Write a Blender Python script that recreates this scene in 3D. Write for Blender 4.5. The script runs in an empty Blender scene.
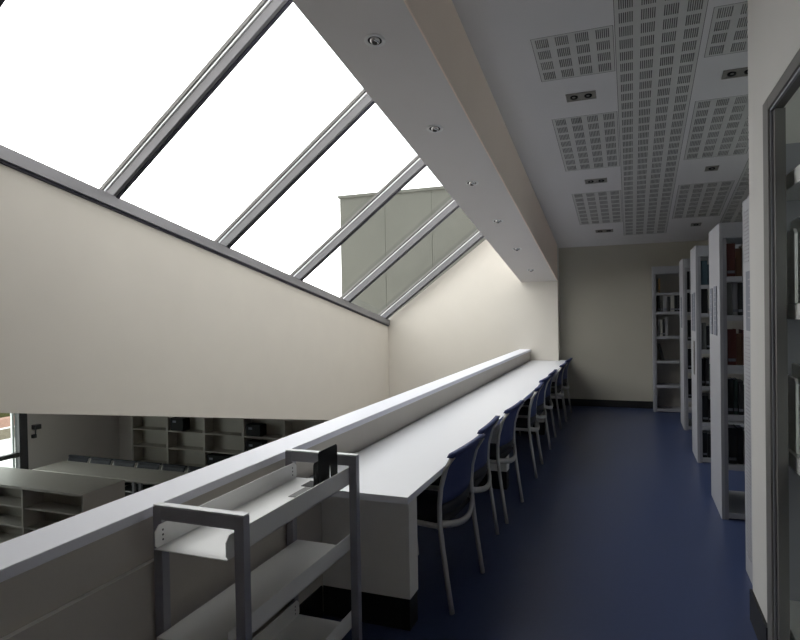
import bpy, bmesh, math, random
from mathutils import Vector, Matrix
random.seed(7)
S = bpy.context.scene
COL = S.collection
# ------------------------------------------------------------------ camera
yaw = math.atan(231/600.); pitch = math.radians(.8); roll = math.radians(1.0)
F = Vector((-math.sin(yaw)*math.cos(pitch), math.cos(yaw)*math.cos(pitch), -math.sin(pitch)))
R0 = Vector((math.cos(yaw), math.sin(yaw), 0)); U0 = R0.cross(F)
Rv = R0*math.cos(roll)-U0*math.sin(roll); Uv = U0*math.cos(roll)+R0*math.sin(roll)
cd = bpy.data.cameras.new('camera'); cam = bpy.data.objects.new('camera', cd); COL.objects.link(cam)
cam.matrix_world = Matrix(((Rv.x, Uv.x, -F.x, 0), (Rv.y, Uv.y, -F.y, 0), (Rv.z, Uv.z, -F.z, 1.55), (0, 0, 0, 1)))
cd.sensor_width = 36; cd.lens = 27.0; cd.clip_start = .05; cd.clip_end = 300
S.camera = cam
# ------------------------------------------------------------------ overcast sky
w = bpy.data.worlds.new('overcast'); S.world = w; w.use_nodes = True
bg = w.node_tree.nodes['Background']; bg.inputs[0].default_value = (1.0, .99, 1.0, 1); bg.inputs[1].default_value = 3.7
_n = w.node_tree.nodes; _tc = _n.new('ShaderNodeTexCoord'); _sx = _n.new('ShaderNodeSeparateXYZ'); _mr = _n.new('ShaderNodeMapRange')
_mr.inputs['From Min'].default_value = -1; _mr.inputs['From Max'].default_value = 1; _mr.inputs['To Min'].default_value = 4.9; _mr.inputs['To Max'].default_value = 2.3
w.node_tree.links.new(_tc.outputs['Generated'], _sx.inputs[0]); w.node_tree.links.new(_sx.outputs['X'], _mr.inputs['Value']); w.node_tree.links.new(_mr.outputs[0], bg.inputs[1])
S.view_settings.view_transform = 'Standard'; S.view_settings.look = 'None'
S.view_settings.gamma = 1; S.view_settings.use_curve_mapping = False
S.view_settings.exposure = 0.0
S.cycles.max_bounces = 14; S.cycles.diffuse_bounces = 8; S.cycles.transparent_max_bounces = 16
S.cycles.sample_clamp_indirect = 6

# ------------------------------------------------------------------ materials
def mat(name, col, rough=.6, metal=0., noise=0., nscale=8., bump=0., spec=.5, stretch=None):
    m = bpy.data.materials.new(name); m.use_nodes = True
    nt = m.node_tree; b = nt.nodes['Principled BSDF']
    b.inputs['Base Color'].default_value = (*col, 1); b.inputs['Roughness'].default_value = rough
    b.inputs['Metallic'].default_value = metal; b.inputs['Specular IOR Level'].default_value = spec
    if noise or bump:
        tc = nt.nodes.new('ShaderNodeTexCoord'); n = nt.nodes.new('ShaderNodeTexNoise')
        n.inputs['Scale'].default_value = nscale; n.inputs['Detail'].default_value = 4
        src = tc.outputs['Object']
        if stretch:
            mp = nt.nodes.new('ShaderNodeMapping'); mp.inputs['Scale'].default_value = stretch
            nt.links.new(src, mp.inputs[0]); src = mp.outputs[0]
        nt.links.new(src, n.inputs['Vector'])
        if noise:
            r = nt.nodes.new('ShaderNodeMix'); r.data_type = 'RGBA'
            r.inputs[6].default_value = (*[c*(1-noise) for c in col], 1); r.inputs[7].default_value = (*[min(1, c*(1+noise)) for c in col], 1)
            nt.links.new(n.outputs['Fac'], r.inputs[0]); nt.links.new(r.outputs[2], b.inputs['Base Color'])
        if bump:
            bp = nt.nodes.new('ShaderNodeBump'); bp.inputs['Strength'].default_value = bump; bp.inputs['Distance'].default_value = .004
            nt.links.new(n.outputs['Fac'], bp.inputs['Height']); nt.links.new(bp.outputs[0], b.inputs['Normal'])
    return m
M = dict(
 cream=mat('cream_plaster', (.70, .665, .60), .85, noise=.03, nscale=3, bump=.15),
 white=mat('white_plaster', (.74, .71, .69), .85, noise=.02, nscale=3, bump=.1),
 ceil=mat('ceiling_board', (.70, .69, .70), .9, noise=.02, nscale=2),
 panel=mat('perforated_board', (.58, .58, .57), .9),
 dark=mat('dark_void', (.02, .02, .02), .9),
 felt=mat('acoustic_felt', (.10, .10, .10), .95),
 beige=mat('shaded_cream_plaster', (.46, .44, .375), .85, noise=.03, nscale=3, bump=.15), warm=mat('warm_cream_plaster', (.90, .77, .67), .85, noise=.02, nscale=3),
 grey=mat('grey_wall_right', (.59, .58, .56), .85, noise=.03, nscale=3, bump=.12),
 vinyl=mat('blue_vinyl', (.043, .061, .140), .34, noise=.10, nscale=40, bump=.03),
 kick=mat('black_skirting', (.012, .012, .013), .5),
 lam=mat('white_laminate', (.88, .89, .93), .32, noise=.01, nscale=20),
 lamg=mat('beige_laminate', (.84, .82, .78), .5, noise=.04, nscale=5),
 ledge=mat('ledge_laminate', (.84, .85, .93), .4),
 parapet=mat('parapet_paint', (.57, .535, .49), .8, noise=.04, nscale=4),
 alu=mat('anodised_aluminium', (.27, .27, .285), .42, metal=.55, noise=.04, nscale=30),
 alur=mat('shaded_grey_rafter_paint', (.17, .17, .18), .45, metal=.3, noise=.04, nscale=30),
 alud=mat('dark_gasket', (.03, .03, .05), .5),
 bead=mat('pale_trim_highlight', (.82, .84, .86), .3),
 trol=mat('grey_trolley_frame', (.36, .36, .40), .4, metal=.4),
 steel=mat('white_steel', (.78, .78, .77), .35),
 chair=mat('grey_chair_tube', (.50, .49, .47), .38, metal=.35),
 blue=mat('blue_fabric', (.028, .042, .135), .7, noise=.2, nscale=120, bump=.2),
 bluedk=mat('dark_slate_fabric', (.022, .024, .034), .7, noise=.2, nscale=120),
 seat=mat('black_seat', (.018, .018, .024), .7, noise=.2, nscale=90, bump=.2),
 rack=mat('pale_grey_steel', (.36, .365, .395), .5, noise=.03, nscale=6),
 rackd=mat('mid_grey_steel', (.27, .27, .30), .5),
 paper=mat('grey_paper', (.20, .21, .25), .8), paperw=mat('white_paper', (.62, .63, .64), .8),
 black=mat('black_steel', (.008, .008, .009), .6, spec=.25),
 chrome=mat('chrome', (.7, .7, .7), .2, metal=1.),
 frame=mat('dark_grey_frame', (.14, .135, .13), .5), framed=mat('charcoal_frame', (.07, .07, .075), .5),
 lum=mat('luminaire_trim', (.26, .25, .23), .5), lumr=mat('luminaire_reflector', (.10, .10, .10), .25, metal=.6),
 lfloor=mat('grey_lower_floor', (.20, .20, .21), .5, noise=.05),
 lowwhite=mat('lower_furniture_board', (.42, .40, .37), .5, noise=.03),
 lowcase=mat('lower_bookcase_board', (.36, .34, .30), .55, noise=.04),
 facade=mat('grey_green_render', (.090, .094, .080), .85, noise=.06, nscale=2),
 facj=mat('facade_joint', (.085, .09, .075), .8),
 paving=mat('pale_paving', (.75, .74, .72), .9, noise=.05),
 redwall=mat('terracotta_wall', (.34, .20, .16), .9, noise=.25, nscale=6), brownwall=mat('brown_wall', (.20, .17, .13), .9, noise=.3, nscale=9),
 hedge=mat('dark_hedge', (.07, .07, .02), .9, noise=.6, nscale=9),
 glow=mat('lamp_glass', (.16, .16, .15), .3),
)
def glass(name, tint, refl=.05):
    m = bpy.data.materials.new(name); m.use_nodes = True; nt = m.node_tree; nt.nodes.clear()
    o = nt.nodes.new('ShaderNodeOutputMaterial'); t = nt.nodes.new('ShaderNodeBsdfTransparent'); g = nt.nodes.new('ShaderNodeBsdfGlossy')
    t.inputs[0].default_value = (*tint, 1); g.inputs['Roughness'].default_value = .02
    x = nt.nodes.new('ShaderNodeMixShader'); x.inputs[0].default_value = refl
    nt.links.new(t.outputs[0], x.inputs[1]); nt.links.new(g.outputs[0], x.inputs[2]); nt.links.new(x.outputs[0], o.inputs[0])
    return m
M['glass'] = glass('roof_glass', (.965, .975, .965)); M['glass2'] = glass('window_glass', (.93, .98, .95))

# ------------------------------------------------------------------ mesh helpers
class MB:
    def __init__(s): s.bm = bmesh.new()
    def box(s, a, b, bev=0., mtx=None):
        t = bmesh.new(); r = bmesh.ops.create_cube(t, size=1)
        for v in t.verts:
            v.co = Vector([(a[i]+b[i])/2+v.co[i]*abs(b[i]-a[i]) for i in range(3)])
        if bev: bmesh.ops.bevel(t, geom=t.edges[:], offset=bev, segments=2, affect='EDGES', profile=.6)
        if mtx: t.transform(mtx)
        s._merge(t); return s
    def _merge(s, t):
        me = bpy.data.meshes.new('t'); t.to_mesh(me); t.free(); s.bm.from_mesh(me); bpy.data.meshes.remove(me)
    def hexa(s, p):  # 8 points: bottom 4 (ccw from above), top 4
        v = [s.bm.verts.new(q) for q in p]
        for f in ((3, 2, 1, 0), (4, 5, 6, 7), (0, 1, 5, 4), (1, 2, 6, 5), (2, 3, 7, 6), (3, 0, 4, 7)): s.bm.faces.new([v[i] for i in f])
        return s
    def slab(s, x0, x1, y0, y1, zf, th):   # sloped slab with lower face z=zf(x,y), thickness th (upwards)
        q = [(x0, y0), (x1, y0), (x1, y1), (x0, y1)]
        return s.hexa([(x, y, zf(x, y)) for x, y in q]+[(x, y, zf(x, y)+th) for x, y in q])
    def slab2(s, x0, x1, y0, y1, zf, zg):
        q = [(x0, y0), (x1, y0), (x1, y1), (x0, y1)]
        return s.hexa([(x, y, zf(x, y)) for x, y in q]+[(x, y, zg(x, y)) for x, y in q])
    def prism(s, pts, axis, a, b):         # polygon in the two other axes, extruded along axis
        def mk(p, t):
            l = list(p); l.insert(axis, t); return l
        A = [s.bm.verts.new(mk(p, a)) for p in pts]; B = [s.bm.verts.new(mk(p, b)) for p in pts]
        n = len(pts); s.bm.faces.new(A); s.bm.faces.new(B[::-1])
        for i in range(n): s.bm.faces.new((A[i], B[i], B[(i+1) % n], A[(i+1) % n]))
        return s
    def tube(s, pts, r, n=8, flat=1.):
        P = [Vector(p) for p in pts]; rings = []
        for i, p in enumerate(P):
            d = (P[min(i+1, len(P)-1)]-P[max(i-1, 0)]).normalized()
            up = Vector((0, 0, 1)) if abs(d.z) < .9 else Vector((0, 1, 0))
            a = d.cross(up).normalized(); b = a.cross(d).normalized()
            rings.append([s.bm.verts.new(p+a*r*math.cos(2*math.pi*k/n)+b*r*flat*math.sin(2*math.pi*k/n)) for k in range(n)])
        for i in range(len(rings)-1):
            for k in range(n):
                s.bm.faces.new((rings[i][k], rings[i][(k+1) % n], rings[i+1][(k+1) % n], rings[i+1][k]))
        s.bm.faces.new(rings[0][::-1]); s.bm.faces.new(rings[-1]); return s
    def cyl(s, c, r, h, n=24, r2=None):    # vertical, from c downwards/upwards by h
        t = bmesh.new(); bmesh.ops.create_cone(t, cap_ends=True, segments=n, radius1=r, radius2=r if r2 is None else r2, depth=abs(h))
        t.transform(Matrix.Translation((c[0], c[1], c[2]+h/2))); s._merge(t); return s
    def lathe(s, prof, n=28, c=(0, 0, 0)):
        rings = []
        for r, z in prof:
            rings.append([s.bm.verts.new((c[0]+r*math.cos(2*math.pi*k/n), c[1]+r*math.sin(2*math.pi*k/n), c[2]+z)) for k in range(n)])
        for i in range(len(rings)-1):
            for k in range(n): s.bm.faces.new((rings[i][k], rings[i][(k+1) % n], rings[i+1][(k+1) % n], rings[i+1][k]))
        return s
    def build(s, name, m, parent=None, smooth=False, loc=None):
        bmesh.ops.recalc_face_normals(s.bm, faces=s.bm.faces[:])
        me = bpy.data.meshes.new(name); s.bm.to_mesh(me); s.bm.free(); me.materials.append(M[m] if isinstance(m, str) else m)
        if smooth:
            for p in me.polygons: p.use_smooth = True
        o = bpy.data.objects.new(name, me); COL.objects.link(o)
        if parent: o.parent = parent
        if loc: o.location = loc
        return o
def tag(o, label=None, cat=None, group=None, kind=None):
    if label: o['label'] = label
    if cat: o['category'] = cat
    if group: o['group'] = group
    if kind: o['kind'] = kind
    return o
def empty(name, loc=(0, 0, 0), rz=0, rx=0):
    o = bpy.data.objects.new(name, None); COL.objects.link(o); o.location = loc; o.rotation_euler = (rx, 0, rz); o.empty_display_size = .1
    return o
def struct(o, label=None, cat='room shell'): o['kind'] = 'structure'; o['label'] = label or o.name.replace('_', ' '); o['category'] = cat; return o
def kids(o): return [c for c in bpy.data.objects if c.parent == o]
def copy_tree(o, parent=None):
    c = o.copy(); COL.objects.link(c)
    if parent: c.parent = parent
    for k in kids(o): copy_tree(k, c)
    return c
ORD = ['first', 'second', 'third', 'fourth', 'fifth', 'sixth', 'seventh', 'eighth', 'ninth', 'tenth']

# ------------------------------------------------------------------ setting: planes
YB = 9.92; Y0 = -2.5; YS = 2.31
XW = -3.96; XB0 = -1.64; XB1 = -1.07; XR = .544; XFAR = 3.2; ZL = -1.9; XL = -10.4
soff = lambda x, y: 2.033+.173*(9.45-y)
cz = lambda x, y: 2.545+.1735*(9.8-y)
wt = lambda x, y: 1.33+.190*(9.5-y)        # top of the sloping left wall
wb = lambda x, y: .142+.186*(6.95-y)       # its lower edge
gl = lambda x, y: 1.40+.190*(9.5-y)+.76*(x-XW)   # roof glazing plane (underside)

# floor, mezzanine edge, lower floor
struct(MB().box((-1.70, Y0, -.3), (XFAR, YB, 0)).build('floor', 'vinyl'), 'dark blue vinyl floor of the upper level')
struct(MB().box((XL-.2, Y0, ZL-.1), (-1.4, YB, ZL)).build('floor_lower', 'lfloor'), 'grey floor of the lower reading room')
# left sloping wall
struct(MB().slab2(XW-.22, XW, Y0, YB, wb, wt).build('wall_left', 'cream'), 'cream wall sloping down under the skylight')
# back walls
struct(MB().prism([(XW-.22, -2.0), (XB1, -2.0), (XB1, 2.75), (XB0, 3.12), (XW, 1.42), (XW-.22, 1.30)], 1, 9.7, YB+.2).build('wall_back', 'cream'), 'cream end wall beneath the skylight')
struct(MB().box((XB1, YB, -.3), (XFAR+.1, YB+.2, 3.0)).build('wall_back_right', 'beige'), 'cream end wall behind the bookcases')  # cream darkened in its colour to stand for shade under the beam
struct(MB().prism([(XL-.2, ZL-.1), (XW-.22, ZL-.1), (XW-.22, .2), (XL-.2, .2)], 1, YB, YB+.2).build('wall_lower_back', 'white'), 'end wall of the lower reading room')
# right partition with doorway opening Y 1.55..2.95, z to 2.40
g = MB(); g.box((XR, 2.96, 0), (XR+.05, 3.35, 3.70)); g.box((XR, Y0, 0), (XR+.05, 1.50, 4.75)); g.box((XR, 1.50, 2.42), (XR+.05, 2.96, 4.0))
struct(g.build('wall_right', 'grey'), 'pale partition wall at the right with a dark framed opening')
struct(MB().box((XR+.05, 3.30, 0), (XFAR, 3.35, 3.70)).build('wall_divider', 'grey'), 'partition behind the nearest bookcase')
g = MB(); g.box((XFAR, Y0, -.3), (XFAR+.1, YB, 1.0)); g.box((XFAR, Y0, 1.0), (XFAR+.1, 4.0, 4.8)); g.box((XFAR, 6.75, 1.0), (XFAR+.1, YB, 4.8)); g.box((XFAR, 4.0, 2.3), (XFAR+.1, 6.75, 4.8))
struct(g.build('wall_far_right', 'grey'), 'outer wall with an added window opening at the far right')
w4 = struct(empty('added_window_4', (2, Y0, 1.0)), 'added unseen window lighting the side room shelves', 'window')  # unseen window, added to light the display shelf and its files
MB().box((-1.1, -.055, 0), (1.0, -.045, 1.9)).build('pane', 'glass2', w4)
w3 = struct(empty('added_window_3', (XFAR, 6.6, 1.0)), 'added unseen window band lighting the beam and ceiling', 'window')  # unseen window band, added as fill for beam face and ceiling
for k in range(4):
    o = MB().box((XFAR+.02, 4.0+k*.9, 1.0), (XFAR+.08, 4.05+k*.9, 2.3)).build('mullion', 'frame', w3); o.location = (-XFAR, -6.6, -1.0)
    if k < 3: o = MB().box((XFAR+.045, 4.05+k*.9, 1.0), (XFAR+.055, 4.9+k*.9, 2.3)).build('pane', 'glass2', w3); o.location = (-XFAR, -6.6, -1.0)
g = MB(); g.box((XL-.2, Y0-.1, ZL-.1), (.9, Y0, 6.6)); g.box((3.0, Y0-.1, ZL-.1), (XFAR+.1, Y0, 6.6)); g.box((.9, Y0-.1, ZL-.1), (3.0, Y0, 1.0)); g.box((.9, Y0-.1, 2.9), (3.0, Y0, 6.6))
struct(g.build('wall_front', 'cream'), 'wall behind the viewpoint')
struct(MB().box((-1.50, Y0, ZL), (-1.40, YB, -.3)).build('wall_lower_right', 'white'), 'wall under the upper floor edge')
# lower outer wall with window opening Y 5.2..7.72
wt2 = lambda x, y: 1.2+.186*(2.0-y)
g = MB(); g.slab2(XL-.2, XL, 7.80, YB, lambda x, y: ZL, lambda x, y: wb(x, y)+.02); g.slab2(XL-.2, XL, Y0, 4.4, lambda x, y: ZL, lambda x, y: wb(x, y)+.02)
struct(g.build('wall_lower_left', 'white'), 'outer wall of the lower room beside the window')
struct(MB().slab(XL-.2, XW-.2, Y0, YB, wb, .2).build('ceiling_lower', 'white'), 'ceiling of the lower reading room')
struct(MB().slab(XW-.22, XB0+.02, Y0, YS, lambda x, y: gl(x, y)-.03, .25).build('ceiling_solid', 'white'), 'solid roof before the skylight begins')
# beam with soffit
struct(MB().slab2(XB0, XB1-.012, Y0, 9.7, soff, lambda x, y: gl(XB0, y)+.05).build('trim_1', 'white'), 'deep white beam between skylight and ceiling')
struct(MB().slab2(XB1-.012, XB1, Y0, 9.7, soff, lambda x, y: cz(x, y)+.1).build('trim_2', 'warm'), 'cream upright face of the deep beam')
# parapet
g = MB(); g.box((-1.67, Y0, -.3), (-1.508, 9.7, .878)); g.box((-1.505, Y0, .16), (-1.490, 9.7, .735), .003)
struct(g.build('wall_parapet', 'parapet'), 'low beige parapet wall along the desk')
struct(MB().box((-1.505, Y0, .7352), (-1.488, 2.44, .7372)).build('trim_lit_edge', 'lamg'), 'pale strip standing for light on the parapet step')  # pale colour stands for light catching the top of the step
struct(MB().box((-1.680, Y0, .878), (-1.503, 9.7, .912), .004).build('trim_3', 'ledge'), 'white ledge on top of the parapet')
struct(MB().box((-1.505, Y0, 0), (-1.486, 2.69, .158)).build('baseboard_left', 'kick'))
g = MB(); g.box((XR-.012, 2.975, 0), (XR, 3.35, .15)); g.box((XR-.012, 3.35, 0), (XR+.05, 3.362, .15))
struct(g.build('baseboard_right', 'kick'))
struct(MB().box((XB1, YB-.012, 0), (XFAR, YB, .11)).build('baseboard_back', 'kick'))

# ------------------------------------------------------------------ ceiling with perforated panels
COLS = dict(L=(-.652, -.092), M=(-.084, .484), R=(.524, 1.088), X=(1.128, 1.692), Z=(2.3, 2.86))
ROWS = {'L': [(4.39, 4.97), (5.62, 6.84), (7.55, 8.78)], 'M': [(3.19, 9.42)], 'R': [(4.39, 4.97), (5.62, 6.84), (7.55, 8.78)], 'X': [(3.65, 9.42)], 'Z': []}
xs = sorted({v for k in 'LMRX' for v in COLS[k]} | {XB1, XFAR}); ys = sorted({v for r in ROWS.values() for p in r for v in p} | {Y0, YB})
cb = MB()
for i in range(len(xs)-1):
    for j in range(len(ys)-1):
        xm = (xs[i]+xs[i+1])/2; ym = (ys[j]+ys[j+1])/2
        if any(COLS[k][0] < xm < COLS[k][1] and any(a < ym < b for a, b in ROWS[k]) for k in 'LMRX'): continue
        q = [(xs[i], ys[j]), (xs[i+1], ys[j]), (xs[i+1], ys[j+1]), (xs[i], ys[j+1])]
        cb.bm.faces.new([cb.bm.verts.new((x, y, cz(x, y))) for x, y in q])
bmesh.ops.remove_doubles(cb.bm, verts=cb.bm.verts[:], dist=1e-5)
ceiling = struct(cb.build('ceiling', 'ceil'), 'grey ceiling with perforated acoustic panels')
MB().slab(XB1, XFAR, Y0, YB, lambda x, y: cz(x, y)+.05, .15).build('backing_board', 'felt', ceiling)
def perf(x0, x1, y0, y1):
    m = MB(); g = .0035; x0 += g; x1 -= g; y0 += g; y1 -= g
    n = max(1, round((y1-y0)/.153)); py = (y1-y0)/n; px = (x1-x0)/4
    def quad(a, b, c, d): m.bm.faces.new([m.bm.verts.new((x, y, cz(x, y))) for x, y in ((a, c), (b, c), (b, d), (a, d))])
    ns = 7; bw = .094; bl = py*.73; sp = bw/ns; sw = sp*.50
    for r in range(n):
        ya = y0+r*py; s0 = ya+(py-bl)/2; s1 = s0+bl
        quad(x0, x1, ya, s0); quad(x0, x1, s1, ya+py)
        x = x0
        for c in range(4):
            b0 = x0+c*px+(px-bw)/2
            for k in range(ns):
                a = b0+k*sp+(sp-sw)/2
                quad(x, a, s0, s1); x = a+sw
                # slot walls
                for xx in (a, x): m.bm.faces.new([m.bm.verts.new(p) for p in ((xx, s0, cz(0, s0)), (xx, s1, cz(0, s1)), (xx, s1, cz(0, s1)+.012), (xx, s0, cz(0, s0)+.012))])
        quad(x, x1, s0, s1)
    me = m.build('perforated_panel', 'panel', ceiling)
for k in 'LMRX':
    for a, b in ROWS[k]: perf(*COLS[k], a, b)

# ------------------------------------------------------------------ skylight
sk = struct(empty('window_1', (XW, 3, 1.3)), 'long sloping skylight with grey aluminium bars', 'skylight')
def skpart(mb, n, m):
    o = mb.build(n, m, sk); o.location = (-XW, -3, -1.3); return o
skpart(MB().slab2(XW-.10, XW+.015, YS, 9.7, lambda x, y: wt(x, y)+.002, lambda x, y: wt(x, y)+.022), 'gasket', 'alud')
skpart(MB().slab2(XW-.12, XW+.035, YS, 9.7, lambda x, y: wt(x, y)+.022, lambda x, y: wt(x, y)+.115), 'sill_frame', 'alu')
bars = [2.33, 3.77, 5.22, 6.70, 8.10, 9.53]
dx = XB0-XW
for y in bars:
    hw = .028
    def bar(y0, y1, lo, hi, n, m, x0=XW-.05, x1=XB0+.02):
        q = [(x0, y0), (x1, y0), (x1, y1), (x0, y1)]
        skpart(MB().hexa([(x, yy, gl(x, yy)+lo) for x, yy in q]+[(x, yy, gl(x, yy)+hi) for x, yy in q]), n, m)
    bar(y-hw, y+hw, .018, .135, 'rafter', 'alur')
    bar(y+hw*.1, y+hw+.004, .008, .018, 'gasket', 'alud')
    bar(y-hw-.010, y-hw+.001, .115, .130, 'highlight_bead', 'bead')  # near-white strip stands for the highlight along the glazing gasket
    bar(y-hw-.012, y+hw+.012, .150, .185, 'outer_cap', 'frame', XW-.13)
ys2 = [YS]+bars+[9.7]
for a, b in zip(ys2[:-1], ys2[1:]):
    q = [(XW-.1, a), (XB0, a), (XB0, b), (XW-.1, b)]
    skpart(MB().hexa([(x, yy, gl(x, yy)+.137) for x, yy in q]+[(x, yy, gl(x, yy)+.149) for x, yy in q]), 'pane', 'glass')

# ------------------------------------------------------------------ outside
g = MB(); g.box((-5.1, 10.2, -2), (8, 14, 3.72))
bl = g.build('neighbouring_building', 'facade'); bl['label'] = 'grey green rendered building seen through the skylight'; bl['category'] = 'building'
g = MB()
for k in range(9): g.box((-4.2+k*.9, 10.192, -2), (-4.185+k*.9, 10.2, 3.70))
g.build('panel_joint', 'facj', bl)
MB().box((-5.13, 10.17, 3.70), (8, 14, 3.75)).build('coping', 'facj', bl)
struct(MB().box((-60, -30, ZL-.15), (XL-.2, 40, ZL-.05)).build('ground', 'paving'), 'pale paving outside the lower window')
gw = tag(empty('garden_wall', (-17, 12, ZL-.05)), 'terracotta and brown garden wall beyond the lower window', 'wall')
def gwp(a, b, n, m, bev=0):
    o = MB().box(a, b, bev).build(n, m, gw); o.location = (17, -12, -ZL+.05); return o
gwp((-17.3, 2, -1.95), (-17, 24, -1.65), 'base_course', 'brownwall'); gwp((-17.32, 2, -1.65), (-16.97, 24, -1.61), 'stone_band', 'lam')
gwp((-17.3, 2, -1.61), (-17, 24, -1.36), 'wall_face', 'redwall')
hm = MB()
for k in range(60):
    t = bmesh.new(); bmesh.ops.create_icosphere(t, subdivisions=2, radius=.3)
    for v in t.verts: v.co *= random.uniform(.8, 1.15)
    t.transform(Matrix.Translation((-17.7+random.uniform(-.1, .1), 3+k*.35, -1.25+random.uniform(-.05, .2)))); hm._merge(t)
hm.box((-18.2, 2.5, ZL-.05), (-17.4, 24.5, -1.2), .05); hg = hm.build('hedge', 'hedge'); tag(hg, 'dark clipped hedge behind the terracotta garden wall', 'hedge')

# lower window
wn = struct(empty('window_2', (XL, 6, ZL)), 'dark framed window of the lower room', 'window')
def wp(mb, n, m):
    o = mb.build(n, m, wn); o.location = (-XL, -6, -ZL)
wp(MB().slab2(XL-.1, XL+.02, 7.64, 7.80, lambda x, y: ZL, lambda x, y: wb(x, y)), 'side_frame', 'framed')
wp(MB().slab2(XL-.1, XL+.02, 4.4, 4.5, lambda x, y: ZL, lambda x, y: wb(x, y)), 'side_frame', 'framed')
wp(MB().box((XL-.08, 4.5, -.965), (XL+.01, 7.64, -.885)), 'rail', 'framed')
wp(MB().box((XL-.09, 4.5, ZL), (XL+.01, 7.64, ZL+.08)), 'bottom_rail', 'framed')
wp(MB().slab2(XL-.15, XL-.11, 7.60, 7.64, lambda x, y: ZL, lambda x, y: wb(x, y)), 'edge_trim', 'bead')
wp(MB().slab2(XL-.06, XL-.05, 4.5, 7.64, lambda x, y: ZL+.08, lambda x, y: wb(x, y)), 'pane', 'glass2')

# ------------------------------------------------------------------ study desk
dk = tag(empty('study_desk', (-1.2, 6, 0)), 'long white study desk running along the parapet to the end wall', 'desk')
def dp(mb, n, m):
    o = mb.build(n, m, dk); o.location = (1.2, -6, 0); return o
dp(MB().prism([(-1.504, 2.45), (-.922, 2.45), (-.922, 9.87), (-1.066, 9.87), (-1.066, 9.697), (-1.504, 9.697)], 2, .704, .735), 'desk_top', 'lam')
for i, y in enumerate((2.70, 5.12, 7.5, 9.55)):
    dp(MB().box((-1.488, y, .155), (-1.012, y+.12, .704), .002), 'support_panel', 'lamg')
    dp(MB().box((-1.488, y+.004, .0), (-1.016, y+.116, .155)), 'plinth', 'kick')

# ------------------------------------------------------------------ chairs (origin under the middle of the back; seat towards -X)
def make_chair(fab='blue'):
    r = empty('study_chair')
    hw = .262
    prof = [(0, 0), (-.022, .15), (-.045, .32), (-.060, .45), (-.062, .55), (-.053, .64), (-.028, .73), (.012, .805)]
    for s in (-1, 1):
        MB().tube([(x, s*hw+(0 if z < .5 else -s*.012*(z-.45)/.4), z) for x, z in prof], .0125, 10, 1.35).build('rear_leg', 'chair', r, True)
        MB().tube([(-.42, s*.235, 0), (-.44, s*.235, .22), (-.452, s*.23, .40), (-.44, s*.23, .428), (-.40, s*.235, .438), (-.25, s*.248, .442), (-.062, s*hw, .440)], .0115, 10, 1.25).build('front_leg', 'chair', r, True)
    # curved rear rail bowing backwards and front rail
    pts = [(-.058+.050*math.sin(math.pi*t/10.), -hw+2*hw*t/10., .452-.045*math.sin(math.pi*t/10.)) for t in range(11)]
    MB().tube(pts, .013, 8, 1.5).build('rear_rail', 'chair', r, True)
    MB().tube([(-.445, -.23, .425), (-.445, .23, .425)], .010).build('front_rail', 'chair', r, True)
    # seat: slightly dished pad
    m = MB(); N = 8
    top = [[m.bm.verts.new((-.06-.39*i/N, -.235+.47*j/N, .462-.018*math.sin(math.pi*j/N)*math.sin(math.pi*i/N)-(.02 if i in (0, N) else 0))) for j in range(N+1)] for i in range(N+1)]
    bot = [[m.bm.verts.new((-.06-.39*i/N, -.235+.47*j/N, .432-.012*math.sin(math.pi*j/N))) for j in range(N+1)] for i in range(N+1)]
    for i in range(N):
        for j in range(N):
            m.bm.faces.new((top[i][j], top[i+1][j], top[i+1][j+1], top[i][j+1])); m.bm.faces.new((bot[i][j], bot[i][j+1], bot[i+1][j+1], bot[i+1][j]))
    for k in range(N):
        for a, b, c, d in ((top[k][0], top[k+1][0], bot[k+1][0], bot[k][0]), (top[k+1][N], top[k][N], bot[k][N], bot[k+1][N]), (top[0][k+1], top[0][k], bot[0][k], bot[0][k+1]), (top[N][k], top[N][k+1], bot[N][k+1], bot[N][k])): m.bm.faces.new((a, b, c, d))
    m.build('seat', 'seat', r, True)
    # backrest: curved sling of fabric between the uprights, wrapped over the tops
    def sling(z0, z1, n, name, mt, off=0, th=.014, wide=1.):
        m = MB(); A = []; B = []
        for i in range(n+1):
            z = z0+(z1-z0)*i/n; k = 0
            while k < len(prof)-2 and prof[k+1][1] < z: k += 1
            (xa, za), (xb, zb) = prof[k], prof[k+1]; x = xa+(xb-xa)*(z-za)/(zb-za)
            ra = []; rb = []
            for j in range(13):
                t = j/12; y = (-hw+2*hw*t)*wide*(1-.04*(z-.45)); bow = (.036-.028*max(0, (z-.55)/.27))*math.sin(math.pi*t)
                ra.append(m.bm.verts.new((x+bow+off, y, z))); rb.append(m.bm.verts.new((x+bow+off-th, y, z)))
            A.append(ra); B.append(rb)
        for i in range(n):
            for j in range(12):
                m.bm.faces.new((A[i][j], A[i][j+1], A[i+1][j+1], A[i+1][j])); m.bm.faces.new((B[i][j], B[i+1][j], B[i+1][j+1], B[i][j+1]))
        for j in range(12):
            m.bm.faces.new((A[0][j], B[0][j], B[0][j+1], A[0][j+1])); m.bm.faces.new((A[n][j], A[n][j+1], B[n][j+1], B[n][j]))
        for i in range(n):
            m.bm.faces.new((A[i][0], A[i+1][0], B[i+1][0], B[i][0])); m.bm.faces.new((A[i][12], B[i][12], B[i+1][12], A[i+1][12]))
        return m.build(name, mt, r, True)
    sling(.545, .800, 8, 'backrest', fab, 0, .014, .955)
    sling(.800, .822, 2, 'backrest_cap', fab, .010, .034, 1.03)
    sling(.485, .545, 2, 'back_pad', 'seat', -.004, .010, .94)
    return r
CH = [(2.93, -.852, -4), (3.56, -.872, 1), (4.315, -.845, -2.5), (5.56, -.835, 2), (6.22, -.86, -3), (6.88, -.865, 0), (7.94, -.85, -1.5), (8.68, -.85, -2)]
chair = make_chair()
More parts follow.
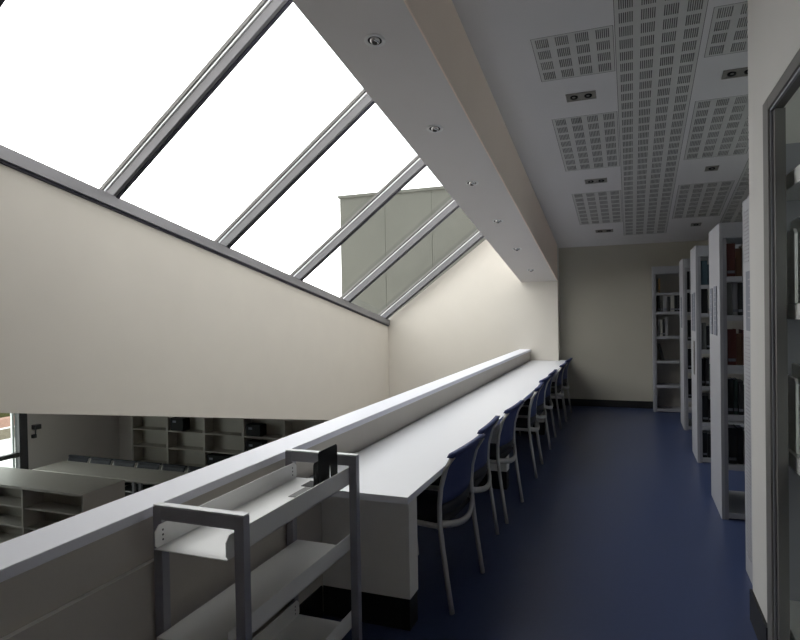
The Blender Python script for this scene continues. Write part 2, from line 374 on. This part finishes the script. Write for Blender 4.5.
clab = ['blue backed chair nearest the camera, at the near end of the long desk', 'second blue chair from the near end of the long desk, close behind the first',
 'third blue chair from the near end, with a gap beyond it', 'fourth blue chair from the near end, just beyond the gap in the row', 'fifth blue chair along the desk, tucked between fourth and sixth',
 'sixth blue chair along the desk, before a small gap', 'seventh blue chair along the desk, second from the end wall', 'last blue chair of the row, nearest the cream end wall']
protochair = chair
for i, (y, x, a) in enumerate(CH):
    o = chair if i == 0 else copy_tree(protochair)
    o.location = (x, y+.262, 0); o.rotation_euler = (0, 0, math.radians(a)); tag(o, clab[i], 'chair', 'blue chairs along the long desk')

# ------------------------------------------------------------------ book trolley
tr = tag(empty('book_trolley', (-1.3, 1.96, 0)), 'grey framed trolley with white steel trays beside the parapet', 'trolley')
def tp(mb, n, m, par=None, sm=False):
    o = mb.build(n, m, par or tr, sm)
    if not par: o.location = (1.3, -1.96, 0)
    return o
X0, X1, YA, YZ, ZT = -1.478, -1.122, 1.54, 2.385, .925
for x in (X0, X1-.036):
    for y in (YA, YZ-.034):
        g = MB().box((x, y, .07), (x+.036, y+.034, ZT-.002), .003)
        tp(g, 'post', 'trol')
        c = MB(); c.tube([(x+.018-.012, y+.017, .035), (x+.018+.012, y+.017, .035)], .035, 20); c.box((x+.010, y+.004, .03), (x+.026, y+.03, .075))
        tp(c, 'castor', 'black')
for y in (YA, YZ-.034):
    tp(MB().box((X0+.034, y+.001, ZT-.045), (X1-.034, y+.033, ZT), .003), 'top_rail', 'trol')
    tp(MB().box((X0, y+.002, ZT-.001), (X1, y+.032, ZT+.004), .002), 'rail_cap', 'bead')
def tray(z, n):
    t = .003; xa, xb = X0+.038, X1-.038; y0, y1 = YA-.035, YZ-.004
    g = MB(); h = .075
    g.box((xa, y0, z), (xb, y1, z+t))
    if n == 'middle_tray':
        g.box((xa, y0, z-.03), (xa+t, y1, z+.001)); g.box((xb-t, y0, z), (xb, y1, z+.068))
        return tp(g, n, 'steel')
    for xx, sgn in ((xa, 1), (xb-t, -1)):
        prof = [(y0+.012, z), (y1-.012, z), (y1, z+.012), (y1, z+h-.018), (y1-.018, z+h), (y0+.018, z+h), (y0, z+h-.018), (y0, z+.012)]
        g.prism(prof, 0, xx, xx+t)
    o = tp(g, n, 'steel')
    for yy in (y0+.035, y1-.035):
        for dz in (.022, .038, .054):
            MB().tube([(xa+t-.0005, yy, z+dz), (xa+t+.001, yy, z+dz)], .0036, 8).build('screw_hole', 'alud', o)
    return o
tray(.797, 'top_tray'); tray(.510, 'middle_tray'); tray(.165, 'bottom_tray')
# bookends on the top tray: upright plate with a tapering slit, foot bent out to one side
def bookend(loc, wd, ht, foot, label):
    e = empty('bookend', loc)
    MB().box((min(0, foot), -wd*.36, 0), (max(0, foot), wd*.40, .0022), .0006).build('foot_plate', 'black', e)
    pts = [(-wd/2, .0022), (.006, .0022), (.012, ht*.56), (.020, ht*.56), (.028, .0022), (wd/2, .0022), (wd/2, ht-.010), (wd/2-.008, ht), (-wd/2+.008, ht), (-wd/2, ht-.010)]
    MB().prism(pts, 0, -.0012, .0012).build('upright_plate', 'black', e)
    tag(e, label, 'bookend', 'black bookends on the trolley'); return e
bookend((-1.205, 2.252, .8005), .168, .178, .045, 'tall black metal bookend standing at the far end of the trolley top tray')
bookend((-1.272, 2.300, .8005), .11, .108, -.072, 'lower black bookend behind the tall one, its foot lying on the white tray')
tag(MB().box((-.038, -.07, 0), (.038, .07, .002), .0006).build('label_plate', 'frame', None, loc=(-1.280, 2.185, .8003)), 'small flat grey plate lying on the trolley top tray', 'plate')

# ------------------------------------------------------------------ bookcases
SH = [.05, .40, .76, 1.12, 1.48, 1.76]
def bookcase(y0, y1, x0, x1, label, bays, strips, back=False, ends=True):
    e = tag(empty('bookcase', ((x0+x1)/2, (y0+y1)/2, 0)), label, 'bookcase')
    L = (-(x0+x1)/2, -(y0+y1)/2, 0)
    def bp(mb, n, m):
        o = mb.build(n, m, e); o.location = L; return o
    H = 2.15
    bp(MB().box((x0, y0, 0), (x0+.022, y1, H), .002), 'end_panel', 'rack')
    bp(MB().box((x1-.022, y0, 0), (x1, y1, H), .002), 'end_panel', 'rack')
    n = bays; bw = (x1-x0-.044)/n
    for k in range(n+1):
        xx = x0+.022+k*bw
        xa = min(max(xx-.012, x0+.022), x1-.046)
        for yy in (y0+.002, y1-.03):
            bp(MB().box((xa, yy, 0), (xa+.024, yy+.028, H-.11)), 'upright', 'rackd')
    for yy in (y0+.001, y1-.026):
        bp(MB().box((x0+.022, yy, H-.11), (x1-.022, yy+.025, H-.002), .002), 'header', 'rack')
    bp(MB().box((x0+.022, y0+.02, H-.02), (x1-.022, y1-.02, H-.004)), 'top_board', 'rack')
    for k in range(n):
        for z in SH:
            g = MB(); xa = x0+.047 if k == 0 else x0+.022+k*bw+.013; xb = x0+.022+(k+1)*bw-(.025 if k == n-1 else .013)
            g.box((xa, y0+.006, z-.004), (xb, y1-.006, z))
            for yy in (y0+.004, y1-.008): g.box((xa, yy, z-.038), (xb, yy+.004, z+.001))
            bp(g, 'shelf', 'rack')
    if back: bp(MB().box((x0+.022, y1-.012, .05), (x1-.022, y1-.004, H-.1)), 'back_panel', 'lowwhite')
    for (ya, yb, za, zb, m) in strips:
        s = bp(MB().box((x0-.006, ya, za), (x0-.0005, yb, zb)), 'sign_strip', m)
        t = MB(); zz = zb-.05
        while zz > za+.05:
            t.box((x0-.0072, ya+(yb-ya)*.2, zz), (x0-.006, yb-(yb-ya)*(.2+.3*random.random()), zz+.006)); zz -= .035
        q = t.build('printed_line', 'rackd', s)
    return e
bD = bookcase(3.40, 3.985, .612, 2.8, 'nearest white bookcase end, half hidden by the right wall, with a tall paper notice', 2, [(3.60, 3.86, 1.41, 1.74, 'paper')])
g = MB()
for k in range(92):
    z = .12+k*.0215
    if not 1.37 < z < 1.79: g.box((.6095, 3.80, z), (.612, 3.92, z+.004))
o = g.build('slot_row', 'rackd', bD); o.location = (-(.612+2.8)/2, -(3.40+3.985)/2, 0); o['kind'] = 'stuff'
bA = bookcase(4.88, 5.49, .60, 2.8, 'second white bookcase from the right wall, two grey paper strips on its end', 2, [(5.02, 5.17, 1.33, 1.70, 'paper'), (5.27, 5.40, 1.33, 1.69, 'paper')])
bB = bookcase(6.58, 7.12, .60, 2.8, 'third white bookcase from the right wall, grey strips at two heights on its end', 2, [(6.66, 6.78, 1.30, 1.69, 'paper'), (6.86, 6.98, 1.30, 1.68, 'paper'), (6.73, 6.84, .86, 1.20, 'frame')])
bC = bookcase(8.28, 8.84, .61, 2.8, 'fourth white bookcase from the right wall, farthest of the side on row', 2, [(8.42, 8.62, 1.28, 1.67, 'paper')])
bE = bookcase(9.60, 9.905, .30, 2.2, 'mostly empty white bookcase facing out against the cream end wall', 2, [], back=True)

BC = dict(dr=((.10, .022, .018), 'dark red'), br=((.11, .055, .03), 'brown'), wh=((.42, .41, .38), 'white'), bk=((.015, .015, .018), 'black'), nv=((.025, .03, .07), 'navy'),
          gr=((.14, .14, .14), 'grey'), tn=((.36, .22, .08), 'tan'), gn=((.03, .055, .05), 'dark green'), bl=((.04, .08, .11), 'blue grey'), pl=((.30, .30, .32), 'pale grey'))
for k, (c, n) in BC.items(): M['book_'+k] = mat('book_'+n.replace(' ', '_'), c, .55)
def book(x, y, z, th, h, dep, ck, lean, label, grp):
    # x = left edge of the foot, y = spine plane facing -Y
    g = MB(); t = .0018
    g.box((0, .003, 0), (t, dep, h)); g.box((th-t, .003, 0), (th, dep, h))
    g.prism([(0, .004), (th*.2, .0008), (th*.5, 0), (th*.8, .0008), (th, .004), (th, .008), (0, .008)], 2, 0, h)
    o = g.build('book', 'book_'+ck); MB().box((t, .008, .004), (th-t, dep-.004, h-.004)).build('pages', 'paperw', o)
    if random.random() < .6: MB().box((th*.08, -.0006, h*.10), (th*.92, .004, h*.18)).build('spine_label', 'paper', o)
    o.location = (x, y, z+.0015); o.rotation_euler = (0, lean, 0)
    tag(o, label, 'book', grp)
shn = {5: 'top', 4: 'second', 3: 'third', 2: 'fourth', 1: 'fifth', 0: 'bottom'}
def row(case, y, x, shelf, spec, first=0):
    z = SH[shelf]; pal = spec.split(); grp = 'books on the %s shelf of the %s' % (shn[shelf], case)
    for i, s in enumerate(pal):
        ck, rest = s[:2], s[2:]
        th = random.uniform(.028, .042); h = random.uniform(.215, .275)
        if shelf == 5: h = random.uniform(.20, .245)
        if rest == 't': th = .022
        if rest == 'b': th = .055; h = .26 if shelf < 5 else .24
        if rest == '_': x += .06
        lean = 0
        if rest == 'l': lean = -math.radians(14); x += .062
        book(x, y+random.uniform(.0, .02), z, th, h, random.uniform(.15, .19), ck, lean, '%s book, %s from the left, %s shelf, %s' % (BC[ck][1], ORD[i], shn[shelf], case), grp)
        x += th+.0025+(.035 if lean else 0)
nA = 'second bookcase from right wall'; nB = 'third bookcase from right wall'; nC = 'fourth bookcase from right wall'; nE = 'end wall bookcase'
ya = 4.88+.03
row(nA, ya, .652, 5, 'drb br wh wh pl wh'); row(nA, ya, .652, 4, 'gr pl bk nv gr bk'); row(nA, ya, .652, 3, 'drb br dr nv gn bk')
row(nA, ya, .652, 2, 'bk gn bk bk nv bk'); row(nA, ya, .652, 1, 'bkb bk gr br bk nv')
yb = 6.58+.03
row(nB, yb, .652, 5, 'blb bl bl nv'); row(nB, yb, .652, 4, 'bkb wh pl bk'); row(nB, yb, .652, 3, 'gr bk bk gn'); row(nB, yb, .652, 2, 'bk bk gn bk'); row(nB, yb, .652, 1, 'bkb bk nv bk'); row(nB, yb, .652, 0, 'bk bk bk gn')
yc = 8.28+.03
row(nC, yc, .662, 5, 'bk gr nv'); row(nC, yc, .662, 4, 'bk bk gr'); row(nC, yc, .662, 3, 'bkb bk nv'); row(nC, yc, .662, 2, 'bkb bk'); row(nC, yc, .662, 1, 'bk gn')
ye = 9.60+.04
row(nE, ye, .385, 5, 'tnt'); row(nE, ye, .37, 4, 'bk gr plb bk whb bk bk gn bk'); row(nE, ye, .37, 3, 'pl wh bk pl'); row(nE, ye, .365, 2, 'bkl')

# ------------------------------------------------------------------ right opening: frame and display shelf
df = struct(empty('door_1', (XR, 2.2, 0)), 'dark grey framed opening in the right wall', 'door')
def fp(mb, n, m):
    o = mb.build(n, m, df); o.location = (-XR, -2.2, 0)
fp(MB().box((XR-.006, 2.885, 0), (XR+.052, 2.985, 2.41), .002), 'jamb', 'frame'); fp(MB().box((XR-.006, 1.47, 0), (XR+.052, 1.57, 2.41), .002), 'jamb', 'frame')
fp(MB().box((XR-.006, 1.57, 2.36), (XR+.052, 2.885, 2.41), .002), 'head', 'frame')
fp(MB().box((XR-.008, 2.872, 0), (XR+.006, 2.885, 2.36)), 'stop', 'bead') if 0 else fp(MB().box((XR+.002, 2.875, 0), (XR+.012, 2.885, 2.36)), 'stop', 'rackd')
fp(MB().box((XR+.002, 1.57, 2.35), (XR+.012, 2.885, 2.36)), 'stop', 'rackd')
fp(MB().box((XR+.012, 2.845, 0), (XR+.050, 2.885, 2.35)), 'inner_jamb', 'frame')
ds = tag(empty('display_shelf', (.85, 2.5, 0)), 'white shelving seen through the dark framed opening', 'shelf unit')
def dsp(mb, n, m):
    o = mb.build(n, m, ds); o.location = (-.85, -2.5, 0); return o
for z in (.16, .93, 1.555, 2.1): dsp(MB().box((.622, 1.7, z-.065), (.98, 3.27, z-.0), .003), 'shelf', 'steel')
for y in (3.27,): dsp(MB().box((.64, y, 0), (.98, y+.02, 2.3)), 'side_panel', 'rackd')
fi = 0
for z, nm in ((1.5555, 'upper'), (.9305, 'lower')):
    for i, (x, h, t) in enumerate(((.645, .31, 0), (.668, .36, 1), (.694, .30, 3), (.73, .33, 0), (.765, .29, -3))):
        f_ = tag(MB().prism([(0, 0), (.2, 0), (.2, h), (.02, h), (0, h-.02)], 0, 0, .012).build('document_file', 'steel'), 'white upright file, %s from the left on the %s display shelf' % (ORD[i], nm), 'file', 'files standing on the %s display shelf' % nm)
        f_.location = (x-.012, 2.90, z+.001); f_.rotation_euler = (0, math.radians(t), 0)

# ------------------------------------------------------------------ lamps (unlit fittings)
rx = -math.atan(.173)
def downlight():
    e = empty('recessed_spotlight')
    MB().lathe([(.062, .0), (.062, -.004), (.054, -.007), (.042, -.004), (.040, .0)], 32).build('trim_ring', 'steel', e, True)
    MB().lathe([(.042, -.003), (.036, -.0015), (.0, -.001)], 24).build('recess', 'black', e, True)
    t = MB(); t.lathe([(.030, -.002), (.029, -.012), (.022, -.022), (.012, -.024), (.0005, -.018)], 24, (.004, -.008, 0)); t.build('eyeball', 'chrome', e, True)
    MB().lathe([(.016, -.0255), (.0005, -.026)], 16, (.004, -.008, 0)).build('lens', 'black', e)
    return e
d0 = downlight(); dl = [3.2, 4.32, 5.43, 6.57, 7.73, 8.9]
for i, y in enumerate(dl):
    o = d0 if i == 0 else copy_tree(d0)
    o.location = (-1.357, y, soff(0, y)-.001); o.rotation_euler = (rx, 0, 0)
    tag(o, ['round recessed spotlight nearest the camera on the beam', 'second spotlight along the beam from the camera', 'third spotlight along the beam', 'fourth spotlight along the beam', 'fifth spotlight along the beam', 'last spotlight on the beam, by the end wall'][i], 'ceiling light', 'spotlights in the beam')
def twin(): 
    e = empty('twin_luminaire')
    g = MB(); g.box((-.12, -.062, -.006), (.12, -.050, 0)); g.box((-.12, .050, -.006), (.12, .062, 0)); g.box((-.12, -.05, -.006), (-.108, .05, 0)); g.box((.108, -.05, -.006), (.12, .05, 0)); g.box((-.006, -.05, -.006), (.006, .05, 0))
    g.build('trim_frame', 'lum', e)
    for s in (-1, 1):
        MB().box((s*.057-.051, -.05, -.002), (s*.057+.051, .05, -.0005)).build('reflector', 'lum', e)
        MB().lathe([(.032, -.002), (.029, -.010), (.018, -.012), (.0005, -.009)], 20, (s*.057, 0, 0)).build('lamp', 'black', e, True)
        MB().lathe([(.014, -.0125), (.0005, -.013)], 12, (s*.057, -.015, 0)).build('lamp_glass', 'glow', e)
    return e
def single():
    e = empty('single_luminaire')
    g = MB(); g.box((-.063, -.062, -.006), (.063, -.050, 0)); g.box((-.063, .050, -.006), (.063, .062, 0)); g.box((-.063, -.05, -.006), (-.051, .05, 0)); g.box((.051, -.05, -.006), (.063, .05, 0))
    g.build('trim_frame', 'lum', e); MB().box((-.051, -.05, -.002), (.051, .05, -.0005)).build('reflector', 'lum', e)
    MB().lathe([(.032, -.002), (.029, -.010), (.018, -.012), (.0005, -.009)], 20).build('lamp', 'black', e, True)
    MB().lathe([(.014, -.0125), (.0005, -.013)], 12, (0, -.015, 0)).build('lamp_glass', 'glow', e)
    return e
t0 = twin(); s0 = single()
for i, (x, y, lb) in enumerate([(-.37, 5.275, 'twin ceiling luminaire nearest the camera on the left of the panels'), (-.353, 7.19, 'middle twin luminaire on the left of the panels'), (-.343, 9.13, 'far left twin luminaire near the end wall'),
        (.80, 5.25, 'twin luminaire at the upper right beside the right wall'), (.815, 7.13, 'middle single luminaire on the right of the panels'), (.84, 9.09, 'far right single luminaire above the bookcases')]):
    o = t0 if i == 0 else copy_tree(t0) if i < 4 else s0 if i == 4 else copy_tree(s0)
    o.location = (x, y, cz(0, y)-.001); o.rotation_euler = (-math.atan(.1735), 0, 0); tag(o, lb, 'ceiling light', 'twin luminaires in the ceiling' if i < 4 else 'single luminaires in the ceiling')

# ------------------------------------------------------------------ lower reading room
lc = tag(empty('low_bookcase', (-8.6, 6.2, ZL)), 'low white double sided bookcase on the lower floor', 'bookcase')
def lp(mb, n, m):
    o = mb.build(n, m, lc); o.location = (8.545, -6.2, -ZL); return o
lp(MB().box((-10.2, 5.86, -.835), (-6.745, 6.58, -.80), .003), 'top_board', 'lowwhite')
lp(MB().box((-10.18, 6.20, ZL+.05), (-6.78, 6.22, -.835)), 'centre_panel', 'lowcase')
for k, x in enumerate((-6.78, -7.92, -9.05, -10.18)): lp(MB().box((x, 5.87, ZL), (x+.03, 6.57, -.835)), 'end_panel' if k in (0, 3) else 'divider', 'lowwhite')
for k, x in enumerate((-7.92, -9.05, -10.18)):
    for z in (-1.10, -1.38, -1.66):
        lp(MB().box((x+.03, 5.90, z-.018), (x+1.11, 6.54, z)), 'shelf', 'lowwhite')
lt = tag(empty('reading_table', (-8.3, 7.95, ZL)), 'long pale reading table in the lower room', 'table')
def ltp(mb, n, m):
    o = mb.build(n, m, lt); o.location = (8.3, -7.95, -ZL)
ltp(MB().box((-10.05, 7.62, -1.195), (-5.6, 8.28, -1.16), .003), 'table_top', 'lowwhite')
for x in (-9.9, -7.8, -5.75):
    for y in (7.70, 7.84): ltp(MB().box((x, y-.02, ZL), (x+.05, y+.03, -1.195)), 'leg', 'rackd')
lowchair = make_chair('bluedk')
for i in range(8):
    o = lowchair if i == 0 else copy_tree(lowchair); o.location = (-9.78+i*.565, 8.37, ZL); o.rotation_euler = (0, 0, math.radians(90))
    tag(o, '%s chair from the window behind the lower reading table' % ORD[i], 'chair', 'chairs behind the lower reading table')
for k in range(5):
    xa = -9.61+k*.905; 
    e = tag(empty('wall_bookcase', (xa+.45, 9.6, ZL)), '%s wooden grey wall bookcase from the left in the lower room' % ORD[k], 'bookcase', 'bookcases along the lower end wall')
    def q(mb, n, m):
        o = mb.build(n, m, e); o.location = (-(xa+.45), -9.6, -ZL)
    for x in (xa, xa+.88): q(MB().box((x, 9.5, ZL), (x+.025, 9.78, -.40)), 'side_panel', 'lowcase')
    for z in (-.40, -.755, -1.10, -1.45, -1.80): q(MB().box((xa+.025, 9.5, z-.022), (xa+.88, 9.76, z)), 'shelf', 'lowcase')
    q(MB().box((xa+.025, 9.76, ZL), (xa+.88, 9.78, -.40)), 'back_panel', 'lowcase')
for (x0, x1, z0, z1, lb) in [(-8.64, -8.33, -.7545, -.50, 'black box on the upper shelf of the lower wall bookcases, left one'), (-6.84, -6.52, -.7545, -.54, 'black box on the upper shelf of the lower wall bookcases, right one'),
        (-6.84, -6.50, -1.0995, -.86, 'black box below the right hand black box in the lower room'), (-7.765, -7.05, -1.4495, -1.18, 'long dark box low in the lower wall bookcases')]:
    g = MB().box((x0, 9.53, z0), (x1, 9.74, z1), .01); o = tag(g.build('storage_box', 'black'), lb, 'box', 'dark boxes in the lower bookcases')
    MB().box((x0+.06, 9.526, z1-.09), (x0+.14, 9.531, z1-.05)).build('box_label', 'paper', o)
# small wall fixture
e = tag(empty('wall_speaker', (XL, 7.93, -.52)), 'small dark fitting on the lower wall beside the window', 'fixture')
MB().box((.0, -.04, .0), (.10, .09, .09), .01).build('housing', 'framed', e); MB().tube([(.0, .0, -.10), (.05, .0, -.10), (.05, .01, .01)], .012).build('bracket', 'framed', e)
MB().box((0, -.05, -.16), (.05, .03, -.09), .008).build('junction_box', 'framed', e)
